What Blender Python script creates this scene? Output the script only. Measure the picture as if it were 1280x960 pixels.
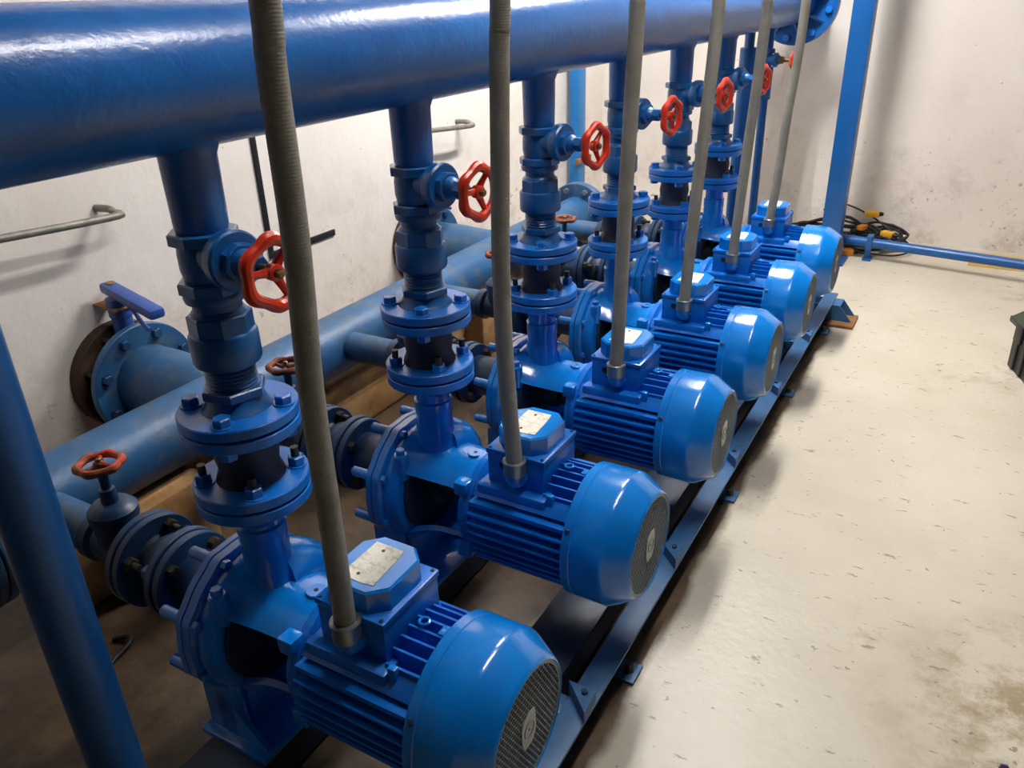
import bpy, bmesh, math, random
from mathutils import Vector, Matrix
random.seed(7)
PI = math.pi
scene = bpy.context.scene
for o in list(bpy.data.objects):
    bpy.data.objects.remove(o)
COL = scene.collection

# ------------------------------------------------------------------ camera
HZ = 0.335                       # height of the pump axis over the floor
cam_d = bpy.data.cameras.new('camera')
cam_d.sensor_width = 36.0
cam_d.lens = 36.0 * 1004.41 / 1280.0
cam_d.clip_start = 0.02
cam = bpy.data.objects.new('camera', cam_d)
COL.objects.link(cam)
_r = Vector((0.8679084, 0.49583498, -0.0297101))
_u = Vector((-0.19389393, 0.39324439, 0.89875692))
_w = Vector((-0.45731844, 0.77427807, -0.4374395))
_m = Matrix((_r, _u, -_w)).transposed().to_4x4()
_m.translation = Vector((0.98477, -0.782586, 1.047353 + HZ))
cam.matrix_world = _m
scene.camera = cam

# ------------------------------------------------------------------ world, exposure
world = bpy.data.worlds.new('world')
scene.world = world
world.use_nodes = True
world.node_tree.nodes['Background'].inputs[0].default_value = (0.6, 0.62, 0.65, 1)
world.node_tree.nodes['Background'].inputs[1].default_value = 0.02
scene.view_settings.view_transform = 'Standard'
scene.view_settings.look = 'None'
scene.view_settings.gamma = 1.0
scene.view_settings.use_curve_mapping = False
scene.view_settings.exposure = 0.0
LAMP_STRENGTH = 365.0
LAMP_STRENGTH_2 = 100.0
LAMPS = [((0.12, 2.55, 2.62), 'twin tube fluorescent lamp hanging above the pumps nearest the back wall'),
         ((0.70, 0.75, 2.62), 'dimmer twin tube fluorescent lamp hanging above the walkway beside the pumps')]

# ------------------------------------------------------------------ materials
def srgb(r, g, b):
    f = lambda c: (c / 255.0 / 12.92) if c <= 10 else (((c / 255.0) + 0.055) / 1.055) ** 2.4
    return (f(r), f(g), f(b), 1.0)

class NT:
    def __init__(self, name):
        self.m = bpy.data.materials.new(name)
        self.m.use_nodes = True
        self.t = self.m.node_tree
        self.p = self.t.nodes['Principled BSDF']
        self.tc = self.t.nodes.new('ShaderNodeTexCoord')
    def n(self, typ, **kw):
        x = self.t.nodes.new(typ)
        for k, v in kw.items():
            setattr(x, k, v)
        return x
    def l(self, a, b):
        self.t.links.new(a, b)
    def noise(self, scale, detail=4, rough=0.6, vec=None):
        x = self.n('ShaderNodeTexNoise')
        x.inputs['Scale'].default_value = scale
        x.inputs['Detail'].default_value = detail
        x.inputs['Roughness'].default_value = rough
        self.l(vec if vec is not None else self.tc.outputs['Object'], x.inputs['Vector'])
        return x.outputs[0]
    def ramp(self, fac, stops):
        x = self.n('ShaderNodeValToRGB')
        e = x.color_ramp.elements
        while len(e) < len(stops):
            e.new(0.5)
        for i, (p, c) in enumerate(stops):
            e[i].position = p
            e[i].color = c if len(c) == 4 else (*c, 1)
        self.l(fac, x.inputs[0])
        return x.outputs[0]
    def step(self, fac, a, b):
        x = self.n('ShaderNodeMapRange')
        x.inputs[1].default_value = a
        x.inputs[2].default_value = b
        self.l(fac, x.inputs[0])
        return x.outputs[0]
    def mul(self, a, b):
        x = self.n('ShaderNodeMath', operation='MULTIPLY')
        self.l(a, x.inputs[0])
        if isinstance(b, (int, float)):
            x.inputs[1].default_value = b
        else:
            self.l(b, x.inputs[1])
        return x.outputs[0]
    def maxi(self, a, b):
        x = self.n('ShaderNodeMath', operation='MAXIMUM')
        self.l(a, x.inputs[0]); self.l(b, x.inputs[1])
        return x.outputs[0]
    def mix(self, fac, a, b):
        x = self.n('ShaderNodeMix', data_type='RGBA')
        if isinstance(fac, (int, float)):
            x.inputs[0].default_value = fac
        else:
            self.l(fac, x.inputs[0])
        for i, c in ((6, a), (7, b)):
            if isinstance(c, tuple):
                x.inputs[i].default_value = c
            else:
                self.l(c, x.inputs[i])
        return x.outputs[2]
    def bump(self, h, strength=0.2, dist=0.01):
        x = self.n('ShaderNodeBump')
        x.inputs['Strength'].default_value = strength
        x.inputs['Distance'].default_value = dist
        self.l(h, x.inputs['Height'])
        self.l(x.outputs[0], self.p.inputs['Normal'])
    def color(self, c):
        if isinstance(c, tuple):
            self.p.inputs['Base Color'].default_value = c
        else:
            self.l(c, self.p.inputs['Base Color'])
    def set(self, rough=None, metal=None, coat=None, spec=None):
        if rough is not None:
            if isinstance(rough, (int, float)):
                self.p.inputs['Roughness'].default_value = rough
            else:
                self.l(rough, self.p.inputs['Roughness'])
        if metal is not None:
            self.p.inputs['Metallic'].default_value = metal
        if coat is not None:
            self.p.inputs['Coat Weight'].default_value = coat
            self.p.inputs['Coat Roughness'].default_value = 0.12
        if spec is not None:
            self.p.inputs['Specular IOR Level'].default_value = spec

def paint(name, col, dark, rough=0.3, bump=0.15, bscale=60.0, wear=None, wear_amt=(0.62, 0.72), coat=0.0, wscale=9.0):
    t = NT(name)
    c = t.mix(t.step(t.noise(7.0, 5), 0.35, 0.7), col, dark)
    if wear:
        c = t.mix(t.step(t.noise(wscale, 9, 0.7), *wear_amt), c, wear)
    t.color(c)
    t.set(rough=rough, coat=coat)
    if bump:
        t.bump(t.noise(bscale, 4), bump, 0.004)
    return t.m

def plain(name, col, rough=0.5, metal=0.0, var=0.12, scale=18.0, bump=0.0, bscale=120.0):
    t = NT(name)
    d = tuple(x * (1 - var * 2.5) for x in col[:3]) + (1,)
    t.color(t.mix(t.step(t.noise(scale, 5), 0.3, 0.75), col, d))
    t.set(rough=rough, metal=metal)
    if bump:
        t.bump(t.noise(bscale, 4), bump, 0.004)
    return t.m

M = {}
M['pump'] = paint('pump_blue_gloss', srgb(10, 128, 220), srgb(6, 116, 204), 0.2, 0.12, 45.0, srgb(4, 100, 186), (0.66, 0.8), coat=0.5)
M['motor'] = paint('motor_blue', srgb(8, 110, 206), srgb(4, 94, 188), 0.3, 0.1, 60.0)
M['header'] = paint('header_blue', srgb(22, 94, 168), srgb(16, 82, 152), 0.27, 0.3, 48.0, srgb(34, 74, 122), (0.6, 0.78))
M['riser'] = paint('riser_blue', srgb(14, 84, 146), srgb(8, 68, 122), 0.32, 0.2, 70.0, srgb(22, 58, 92), (0.6, 0.75))
M['flange'] = paint('flange_blue', srgb(12, 112, 206), srgb(8, 98, 186), 0.32, 0.14, 60.0)
M['dusty'] = paint('dusty_blue', srgb(34, 86, 132), srgb(28, 74, 116), 0.45, 0.3, 50.0, srgb(84, 96, 102), (0.5, 0.7), wscale=13.0)
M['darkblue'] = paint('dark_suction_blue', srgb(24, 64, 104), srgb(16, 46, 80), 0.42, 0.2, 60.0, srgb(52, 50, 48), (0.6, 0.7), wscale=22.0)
M['rubber'] = plain('black_blue_rubber', srgb(20, 38, 66), 0.6)
M['frame'] = paint('frame_blue', srgb(54, 100, 146), srgb(40, 84, 130), 0.5, 0.12, 50.0, srgb(92, 118, 140), (0.58, 0.74), wscale=16.0)
M['shadedframe'] = paint('shaded_frame_blue', srgb(20, 44, 72), srgb(16, 34, 56), 0.5, 0.12, 50.0, srgb(60, 62, 62), (0.62, 0.74), wscale=16.0)  # frame blue with the shade under the pumps put into the colour
M['post'] = paint('post_blue', srgb(16, 86, 154), srgb(12, 76, 140), 0.35, 0.1, 50.0)
M['wallpost'] = paint('light_post_blue', srgb(20, 120, 190), srgb(14, 106, 176), 0.35, 0.1, 50.0)
M['lever'] = plain('lever_violet_blue', srgb(44, 80, 160), 0.4)
M['red'] = paint('red_wheel', srgb(206, 52, 24), srgb(186, 38, 18), 0.3, 0.15, 80.0)
M['rustred'] = paint('rusted_red_wheel', srgb(150, 66, 44), srgb(112, 58, 40), 0.6, 0.3, 90.0, srgb(84, 58, 40), (0.45, 0.6), wscale=40.0)
M['halfred'] = paint('half_rusted_wheel', srgb(214, 70, 36), srgb(196, 62, 30), 0.5, 0.3, 90.0, srgb(140, 72, 30), (0.46, 0.52), wscale=16.0)
M['steel'] = plain('zinc_steel', srgb(150, 158, 160), 0.35, 0.8)
M['darksteel'] = plain('dark_steel', srgb(70, 68, 62), 0.5, 0.6)
M['brass'] = plain('aged_brass', srgb(140, 112, 70), 0.4, 0.7)
M['galv'] = plain('galvanised_rod', srgb(140, 138, 126), 0.5, 0.3, 0.2, 30.0)
M['rust'] = plain('rust', srgb(72, 48, 34), 0.85, 0.0, 0.25, 14.0, 0.4, 60.0)
M['clamp'] = plain('rusty_clamp', srgb(150, 104, 60), 0.7, 0.0, 0.2)
M['black'] = plain('black', srgb(24, 24, 26), 0.55)
M['grille'] = plain('grille_grey', srgb(112, 130, 142), 0.4, 0.1)
M['hubplate'] = plain('hub_plate_grey', srgb(176, 184, 186), 0.4, 0.1)
M['wood'] = plain('yellow_board', srgb(222, 184, 104), 0.6, 0.0, 0.08, 10.0)
M['orange'] = plain('orange_plug', srgb(214, 132, 30), 0.45)
M['yellow'] = plain('yellow_plug', srgb(220, 168, 40), 0.45)
M['olive'] = plain('olive_lid', srgb(52, 58, 48), 0.5)
M['case'] = plain('black_case', srgb(30, 30, 32), 0.5)
M['violet'] = plain('violet_scrap', srgb(92, 78, 128), 0.5)
M['lampbody'] = plain('lamp_white', srgb(230, 230, 228), 0.5)
def emit(name, s):
    m = bpy.data.materials.new(name)
    m.use_nodes = True
    p = m.node_tree.nodes['Principled BSDF']
    p.inputs['Base Color'].default_value = (0.9, 0.9, 0.9, 1)
    p.inputs['Emission Color'].default_value = (1.0, 0.97, 0.925, 1)
    p.inputs['Emission Strength'].default_value = s
    return m
M['tube'] = emit('fluorescent_tube', LAMP_STRENGTH)
M['tube2'] = emit('dim_fluorescent_tube', LAMP_STRENGTH_2)  # weaker emission for the second lamp

def mat_conduit():
    t = NT('ribbed_grey_conduit')
    w = t.n('ShaderNodeTexWave', wave_type='BANDS', bands_direction='Z')
    w.inputs['Scale'].default_value = 75.0
    w.inputs['Distortion'].default_value = 0.3
    t.l(t.tc.outputs['Object'], w.inputs['Vector'])
    c = t.mix(t.step(t.noise(14.0, 6), 0.3, 0.7), srgb(152, 149, 140), srgb(126, 123, 114))
    t.color(c)
    t.set(rough=0.5)
    t.bump(w.outputs[1], 0.14, 0.002)
    return t.m
M['conduit'] = mat_conduit()

def mat_plate():
    t = NT('smudged_nameplate')
    a = t.step(t.noise(60.0, 8, 0.7), 0.5, 0.66)
    b = t.step(t.noise(180.0, 4), 0.55, 0.7)
    t.color(t.mix(t.maxi(t.mul(a, 0.55), t.mul(b, 0.4)), srgb(226, 222, 208), srgb(92, 86, 78)))
    t.set(rough=0.5)
    return t.m
M['nameplate'] = mat_plate()

def mat_wall():
    t = NT('stained_plaster')
    pos = t.n('ShaderNodeNewGeometry').outputs['Position']
    sep = t.n('ShaderNodeSeparateXYZ')
    t.l(pos, sep.inputs[0])
    big = t.noise(1.6, 6, 0.6, pos)
    c = t.mix(t.step(big, 0.35, 0.7), srgb(232, 225, 218), srgb(224, 215, 207))
    # grime, denser low down, with its own ragged shape
    low = t.step(sep.outputs[2], 0.95, 0.0)
    g = t.step(t.noise(4.2, 10, 0.72, pos), 0.5, 0.72)
    c = t.mix(t.mul(t.mul(g, low), 0.7), c, srgb(146, 130, 112))
    sp = t.step(t.noise(26.0, 6, 0.65, pos), 0.61, 0.65)
    msk = t.step(t.noise(3.0, 4, 0.6, pos), 0.45, 0.6)
    low2 = t.step(sep.outputs[2], 0.75, 0.25)
    c = t.mix(t.mul(t.mul(sp, msk), t.mul(low2, 0.8)), c, srgb(112, 106, 96))
    sp2 = t.step(t.noise(38.0, 2, 0.5, pos), 0.76, 0.78)
    c = t.mix(t.mul(sp2, 0.7), c, srgb(110, 102, 94))
    t.color(c)
    t.set(rough=0.7)
    t.bump(t.noise(9.0, 8, 0.6, pos), 0.35, 0.012)
    return t.m
M['wall'] = mat_wall()

def mat_floor():
    t = NT('painted_concrete_floor')
    pos = t.n('ShaderNodeNewGeometry').outputs['Position']
    sep = t.n('ShaderNodeSeparateXYZ')
    t.l(pos, sep.inputs[0])
    c = t.mix(t.step(t.noise(2.2, 6, 0.6, pos), 0.35, 0.7), srgb(206, 198, 182), srgb(192, 182, 164))
    # worn brown patches
    wp = t.mul(t.step(t.noise(3.0, 9, 0.75, pos), 0.53, 0.62), t.step(t.noise(0.9, 3, 0.5, pos), 0.5, 0.62))
    c = t.mix(t.mul(wp, 0.75), c, srgb(150, 132, 104))
    dv = t.n('ShaderNodeVectorMath', operation='DISTANCE')
    t.l(pos, dv.inputs[0])
    dv.inputs[1].default_value = (1.36, 0.72, 0.0)
    wm = t.step(dv.outputs[1], 0.42, 0.12)
    wq = t.step(t.noise(7.0, 9, 0.72, pos), 0.44, 0.56)
    c = t.mix(t.mul(t.mul(wm, wq), 0.85), c, srgb(146, 126, 92))
    # chips and scratches
    mp = t.n('ShaderNodeMapping')
    mp.inputs['Rotation'].default_value = (0, 0, 0.5)
    mp.inputs['Scale'].default_value = (1.0, 2.6, 1.0)
    t.l(pos, mp.inputs['Vector'])
    chips = t.step(t.noise(13.0, 8, 0.66, mp.outputs[0]), 0.62, 0.66)
    c = t.mix(t.mul(chips, 0.75), c, srgb(128, 112, 88))
    dots = t.step(t.noise(40.0, 4, 0.55, pos), 0.675, 0.7)
    c = t.mix(t.mul(dots, 0.7), c, srgb(112, 98, 80))
    # the paint ends at the machine frame: bare brown concrete, with shade from the header put into its tone
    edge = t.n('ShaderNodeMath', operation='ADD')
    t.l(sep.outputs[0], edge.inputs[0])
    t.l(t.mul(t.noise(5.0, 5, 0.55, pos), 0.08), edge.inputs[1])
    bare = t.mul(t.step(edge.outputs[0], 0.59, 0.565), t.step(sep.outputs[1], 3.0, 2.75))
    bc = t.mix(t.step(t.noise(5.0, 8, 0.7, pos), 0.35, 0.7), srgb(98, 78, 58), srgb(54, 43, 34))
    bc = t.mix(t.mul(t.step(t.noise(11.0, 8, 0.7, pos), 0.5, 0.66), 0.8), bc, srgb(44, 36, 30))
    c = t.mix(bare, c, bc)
    t.color(c)
    t.set(rough=0.38)
    t.bump(t.noise(30.0, 6, 0.6, pos), 0.25, 0.006)
    return t.m
M['floor'] = mat_floor()

def mat_plinth():
    t = NT('stained_tan_concrete')
    c = t.mix(t.step(t.noise(5.0, 7, 0.65), 0.35, 0.68), srgb(206, 168, 116), srgb(164, 116, 66))
    c = t.mix(t.mul(t.step(t.noise(14.0, 8, 0.7), 0.55, 0.7), 0.6), c, srgb(110, 78, 46))
    t.color(c)
    t.set(rough=0.7)
    t.bump(t.noise(22.0, 6), 0.3, 0.01)
    return t.m
M['plinth'] = mat_plinth()
M['concrete'] = plain('bare_concrete', srgb(96, 93, 88), 0.85, 0.0, 0.12, 3.0)

# ------------------------------------------------------------------ mesh helpers
def axmap(axis, a, p, q):
    if axis == 'z':
        return (p, q, a)
    if axis == 'x':
        return (a, p, q)
    return (q, a, p)

class MB:
    def __init__(self):
        self.v = []
        self.f = []
        self.T = Matrix.Identity(4)
    def add(self, vs, fs):
        b = len(self.v)
        self.v += [tuple(self.T @ Vector(x)) for x in vs]
        self.f += [tuple(b + i for i in f) for f in fs]
        return self
    def lathe(self, prof, axis='z', c=(0, 0, 0), seg=32, rad=None, a0=None, a1=None):
        full = a0 is None
        n = seg if full else seg + 1
        vs, rings = [], []
        for (a, r) in prof:
            if r <= 1e-9:
                rings.append([len(vs)])
                vs.append(axmap(axis, a, 0, 0))
            else:
                ring = []
                for i in range(n):
                    th = 2 * PI * i / seg if full else a0 + (a1 - a0) * i / seg
                    k = rad(th, a) if rad else 1.0
                    ring.append(len(vs))
                    vs.append(axmap(axis, a, r * k * math.cos(th), r * k * math.sin(th)))
                rings.append(ring)
        fs = []
        m = n if full else n - 1
        for A, B in zip(rings, rings[1:]):
            for i in range(m):
                j = (i + 1) % n
                if len(A) == 1 and len(B) == 1:
                    continue
                if len(A) == 1:
                    fs.append((A[0], B[i], B[j]))
                elif len(B) == 1:
                    fs.append((A[i], A[j], B[0]))
                else:
                    fs.append((A[i], A[j], B[j], B[i]))
        vs = [(x + c[0], y + c[1], z + c[2]) for x, y, z in vs]
        return self.add(vs, fs)
    def disc(self, axis, c, r, a0, a1, ch=0.002, seg=32):
        s = 1 if a1 > a0 else -1
        return self.lathe([(a0, 0), (a0, r - ch), (a0 + s * ch, r), (a1 - s * ch, r), (a1, r - ch), (a1, 0)], axis, c, seg)
    def ring(self, axis, c, ro, ri, a0, a1, ch=0.002, seg=32):
        p = [(a0, ri), (a0, ro - ch), (a0 + ch, ro), (a1 - ch, ro), (a1, ro - ch), (a1, ri), (a0, ri)]
        return self.lathe(p, axis, c, seg)
    def hexa(self, axis, c, r, a0, a1, rot=0.0, ch=0.0015, n=6):
        s = 1 if a1 > a0 else -1
        vs, fs = [], []
        prof = [(a0, r), (a1 - s * ch, r), (a1, r - ch * 1.5)]
        for a, rr in prof:
            for i in range(n):
                th = rot + 2 * PI * i / n
                x = axmap(axis, a, rr * math.cos(th), rr * math.sin(th))
                vs.append((x[0] + c[0], x[1] + c[1], x[2] + c[2]))
        for k in range(2):
            for i in range(n):
                j = (i + 1) % n
                fs.append((k * n + i, k * n + j, k * n + n + j, k * n + n + i))
        fs.append(tuple(range(n)))
        fs.append(tuple(range(2 * n, 3 * n)))
        return self.add(vs, fs)
    def box(self, x0, x1, y0, y1, z0, z1, ch=0.0):
        if ch <= 0:
            vs = [(x, y, z) for x in (x0, x1) for y in (y0, y1) for z in (z0, z1)]
            return self.add(vs, [(0, 1, 3, 2), (4, 6, 7, 5), (0, 4, 5, 1), (2, 3, 7, 6), (0, 2, 6, 4), (1, 5, 7, 3)])
        bm = bmesh.new()
        bmesh.ops.create_cube(bm, size=1)
        for v in bm.verts:
            v.co = Vector(((x0 + x1) / 2 + v.co.x * (x1 - x0), (y0 + y1) / 2 + v.co.y * (y1 - y0), (z0 + z1) / 2 + v.co.z * (z1 - z0)))
        bmesh.ops.bevel(bm, geom=bm.edges[:], offset=ch, segments=2, affect='EDGES', profile=0.5)
        bm.verts.index_update()
        self.add([tuple(v.co) for v in bm.verts], [tuple(v.index for v in f.verts) for f in bm.faces])
        bm.free()
        return self
    def prism(self, poly, axis, a0, a1, ch=0.0):
        n = len(poly)
        vs = [axmap(axis, a, p, q) for a in (a0, a1) for p, q in poly]
        fs = [tuple(range(n)), tuple(range(n, 2 * n))]
        for i in range(n):
            j = (i + 1) % n
            fs.append((i, j, n + j, n + i))
        return self.add(vs, fs)
    def tube(self, pts, r, seg=12, closed=False, cap=True):
        P = [Vector(p) for p in pts]
        n = len(P)
        vs, fs, prev = [], [], None
        for i in range(n):
            if closed:
                t = P[(i + 1) % n] - P[i - 1]
            else:
                t = P[min(i + 1, n - 1)] - P[max(i - 1, 0)]
            t.normalize()
            if prev is None:
                u = t.orthogonal().normalized()
            else:
                u = (prev - t * prev.dot(t)).normalized()
            prev = u
            w = t.cross(u)
            rr = r[i] if isinstance(r, (list, tuple)) else r
            for k in range(seg):
                a = 2 * PI * k / seg
                vs.append(tuple(P[i] + u * math.cos(a) * rr + w * math.sin(a) * rr))
        for i in range(n if closed else n - 1):
            for k in range(seg):
                l = (k + 1) % seg
                A, B = i * seg, ((i + 1) % n) * seg
                fs.append((A + k, A + l, B + l, B + k))
        if cap and not closed:
            fs.append(tuple(range(seg)))
            fs.append(tuple(range((n - 1) * seg, n * seg)))
        return self.add(vs, fs)
    def build(self, name, mat, parent=None, smooth=35, loc=None):
        me = bpy.data.meshes.new(name)
        me.from_pydata(self.v, [], self.f)
        bm = bmesh.new()
        bm.from_mesh(me)
        bmesh.ops.recalc_face_normals(bm, faces=bm.faces[:])
        bm.to_mesh(me)
        bm.free()
        if smooth:
            for p in me.polygons:
                p.use_smooth = True
            me.set_sharp_from_angle(angle=math.radians(smooth))
        me.materials.append(M[mat])
        o = bpy.data.objects.new(name, me)
        COL.objects.link(o)
        if parent:
            o.parent = parent
        if loc:
            o.location = loc
        return o

def tag(o, label, cat, group=None):
    o['label'] = label
    o['category'] = cat
    if group:
        o['group'] = group
    return o
def struct(o, label=None, cat=None):
    o['kind'] = 'structure'
    if label:
        o['label'] = label
    if cat:
        o['category'] = cat
    return o
def thing(name, loc, label, cat, group=None):
    o = bpy.data.objects.new(name, None)
    o.empty_display_size = 0.05
    COL.objects.link(o)
    o.location = loc
    return tag(o, label, cat, group)
def copy_tree(o, parent=None):
    c = o.copy()
    COL.objects.link(c)
    if parent:
        c.parent = parent
    for ch in o.children:
        copy_tree(ch, c)
    return c
def again(src, dx, src_part):           # one more part that shares the mesh of src_part
    o = bpy.data.objects.new(src_part.name.split('.')[0], src_part.data)
    COL.objects.link(o)
    o.parent = src
    o.location = dx
    return o
def smooth_path(pts, n=8):
    P = [Vector(p) for p in pts]
    P = [P[0] * 2 - P[1]] + P + [P[-1] * 2 - P[-2]]
    out = []
    for i in range(1, len(P) - 2):
        a, b, c, d = P[i - 1:i + 3]
        for k in range(n):
            t = k / n
            out.append(0.5 * ((2 * b) + (c - a) * t + (2 * a - 5 * b + 4 * c - d) * t * t + (3 * b - a - 3 * c + d) * t ** 3))
    out.append(P[-2])
    return out

# ------------------------------------------------------------------ the room
XW, YB, XR, YF, ZC = -1.28, 4.35, 6.5, -6.5, 2.85
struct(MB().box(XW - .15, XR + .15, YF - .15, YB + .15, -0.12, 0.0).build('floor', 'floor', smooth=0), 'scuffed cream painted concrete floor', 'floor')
struct(MB().box(XW - .15, XW, YF, YB, 0, ZC).build('wall_left', 'wall', smooth=0), 'cream plaster wall behind the suction pipe', 'wall')
struct(MB().box(XW - .15, XR + .15, YB, YB + .15, 0, ZC).build('wall_back', 'wall', smooth=0), 'cream plaster end wall behind the last pump', 'wall')
struct(MB().box(XR, XR + .15, YF, YB, 0, ZC).build('wall_right', 'concrete', smooth=0), 'bare concrete wall across the walkway', 'wall')
struct(MB().box(XW - .15, XR + .15, YF - .15, YF, 0, ZC).build('wall_front', 'concrete', smooth=0), 'bare concrete wall facing the end wall', 'wall')
struct(MB().box(XW - .15, XR + .15, YF - .15, YB + .15, ZC, ZC + .1).build('ceiling', 'concrete', smooth=0), 'bare concrete ceiling over the pump row', 'ceiling')

# hanging lamps
for (lx, ly, lz), lab in LAMPS:
    lamp = thing('ceiling_lamp', (lx, ly, lz), lab, 'lamp', 'hanging fluorescent lamps')
    hb = MB()
    hb.add([(-.11, -.64, .03), (.11, -.64, .03), (.05, -.64, .08), (-.05, -.64, .08), (-.11, .64, .03), (.11, .64, .03), (.05, .64, .08), (-.05, .64, .08)],
           [(0, 1, 2, 3), (4, 5, 6, 7), (0, 1, 5, 4), (1, 2, 6, 5), (2, 3, 7, 6), (3, 0, 4, 7)])
    hb.build('housing', 'lampbody', lamp, 0)
    for s in (-1, 1):
        MB().lathe([(-.6, 0), (-.6, .016), (.6, .016), (.6, 0)], 'y', (s * .045, 0, 0.0), 16).build('tube', 'tube' if ly > 1 else 'tube2', lamp)
        for e in (-1, 1):
            MB().box(s * .045 - .012, s * .045 + .012, e * .61 - .01, e * .61 + .01, -.018, .032).build('lamp_holder', 'lampbody', lamp, 0)
    for e in (-1, 1):
        MB().lathe([(.08, .006), (ZC - lz, .006)], 'z', (0, e * .4, 0), 8).build('hanger_rod', 'steel', lamp)

# ------------------------------------------------------------------ headers
ZD = .958 + HZ                         # discharge header axis
def bolt_circle(axis, c, rb, n, a0, h, rh, off=0.0, rot=0.3):
    out = []
    for i in range(n):
        th = off + 2 * PI * i / n
        d = axmap(axis, 0, rb * math.cos(th), rb * math.sin(th))
        m = MB()
        cc = (c[0] + d[0], c[1] + d[1], c[2] + d[2])
        m.hexa(axis, cc, rh, a0, a0 + h, rot + i)
        out.append(m)
    return out

dh = thing('discharge_header', (0, 0, 0), 'large blue discharge header pipe running above the risers', 'pipe')
MB().lathe([(-3.0, 0), (-3.0, .0965), (3.86, .0965), (3.86, 0)], 'y', (0, 0, ZD), 64).build('pipe', 'header', dh)
for k in range(6):
    MB().lathe([(.748, .038), (.756, .0395), (.855, .041), (.870, .047), (.885, .06), (.9, .06)], 'z', (0, .53 * k, HZ), 32).build('branch_weld', 'header', dh)
ef = MB().ring('y', (0, 0, ZD), .2, .09, 3.86, 3.89, .003, 48).build('end_flange', 'header', dh)
MB().ring('y', (0, 0, ZD), .2, .09, 3.895, 3.925, .003, 48).build('counter_flange', 'header', dh)
for m in bolt_circle('y', (0, 0, ZD), .165, 8, 3.862, -.022, .018, .2):
    m.build('flange_bolt', 'flange', dh, 0)
for i in range(8):
    th = .2 + PI / 8 + 2 * PI * i / 8
    m = MB()
    m.T = Matrix.Translation((0, 0, ZD)) @ Matrix.Rotation(th, 4, 'Y')
    m.add([(.094, 3.862, -.005), (.17, 3.862, -.005), (.094, 3.76, -.005), (.094, 3.862, .005), (.17, 3.862, .005), (.094, 3.76, .005)],
          [(0, 1, 2), (3, 5, 4), (0, 3, 4, 1), (1, 4, 5, 2), (2, 5, 3, 0)])
    m.build('gusset', 'header', dh, 0)
MB().lathe([(3.925, .0965), (YB, .0965)], 'y', (0, 0, ZD), 48).build('wall_spool', 'header', dh)

# suction header
XS, ZS, RS = -.80, HZ, .097
sh = thing('suction_header', (0, 0, 0), 'faded blue suction header pipe along the cream wall', 'pipe')
MB().lathe([(-.14, 0), (-.14, RS), (2.96, RS), (2.96, 0)], 'y', (XS, 0, ZS), 56).build('pipe', 'dusty', sh)
for (ya, s, nm) in ((-.14, -1, 'near'), (2.96, 1, 'far')):
    MB().ring('y', (XS, 0, ZS), .165, .09, ya - .012, ya + .012, .003, 48).build('end_flange', 'dusty', sh)
    MB().disc('y', (XS, 0, ZS), .165, ya + s * .015, ya + s * .038, .003, 48).build('blind_flange', 'dusty', sh)
    for m in bolt_circle('y', (XS, 0, ZS), .135, 8, ya - .012, -.016, .015, .39):
        m.build('flange_bolt', 'steel' if s > 0 else 'darkblue', sh, 0)
BR = [.60, 2.19]
for yb in BR:
    MB().lathe([(-1.14, .112), (-1.05, .112), (-.80, .10)], 'x', (0, yb, ZS), 48).build('branch_pipe', 'dusty', sh)
    MB().ring('x', (0, yb, ZS), .18, .1, -1.165, -1.14, .003, 48).build('branch_flange', 'dusty', sh)
    for m in bolt_circle('x', (0, yb, ZS), .148, 8, -1.14, .018, .016, .39):
        m.build('flange_bolt', 'darkblue', sh, 0)
    bv = thing('butterfly_valve', (-1.22, yb, ZS), 'blue lever butterfly valve on rusty wall flange ' + ('nearest the round support post' if yb < 1 else 'behind the fifth riser from the back wall'), 'valve', 'lever valves on the suction branches')
    MB().ring('x', (0, 0, 0), .125, .1, -.01, .05, .004, 40).build('valve_body', 'darkblue', bv)
    wf = MB().ring('x', (0, 0, 0), .172, .1, -.058, -.014, .004, 40).build('wall_flange', 'rust', bv)
    for i in range(8):
        th = .39 + PI / 4 * i
        MB().lathe([(-.05, 0), (-.05, .008), (.056, .008), (.056, 0)], 'x', (0, .148 * math.cos(th), .148 * math.sin(th)), 8).build('stud', 'darksteel', bv)
    MB().lathe([(.1, .03), (.2, .03), (.205, .034), (.26, .034), (.26, 0)], 'z', (.02, 0, 0), 20).build('neck', 'lever', bv)
    MB().add([(-.075, -.03, .232), (.06, -.045, .232), (.06, .045, .232), (-.075, .03, .232), (-.075, -.03, .237), (.06, -.045, .237), (.06, .045, .237), (-.075, .03, .237)],
             [(0, 1, 2, 3), (4, 5, 6, 7), (0, 1, 5, 4), (1, 2, 6, 5), (2, 3, 7, 6), (3, 0, 4, 7)]).build('notch_plate', 'clamp', bv, 0)
    lv = MB()
    lv.T = Matrix.Translation((.01, 0, .268)) @ Matrix.Rotation(math.radians(-8), 4, 'Z') @ Matrix.Rotation(math.radians(7), 4, 'Y')
    lv.box(-.04, .24, -.024, .024, 0, .032, .01)
    hd = lv.build('lever', 'lever', bv)
    m = MB(); m.T = lv.T
    m.disc('z', (-.012, 0, 0), .012, .031, .036, .001, 16)
    m.build('lever_bolt', 'clamp', hd)
    m = MB(); m.T = lv.T
    m.tube(smooth_path([(.05, 0, 0), (.09, 0, -.012), (.13, 0, -.04), (.16, 0, -.055), (.175, 0, -.056)]), .007, 8)
    m.build('trigger', 'lever', hd)

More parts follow.
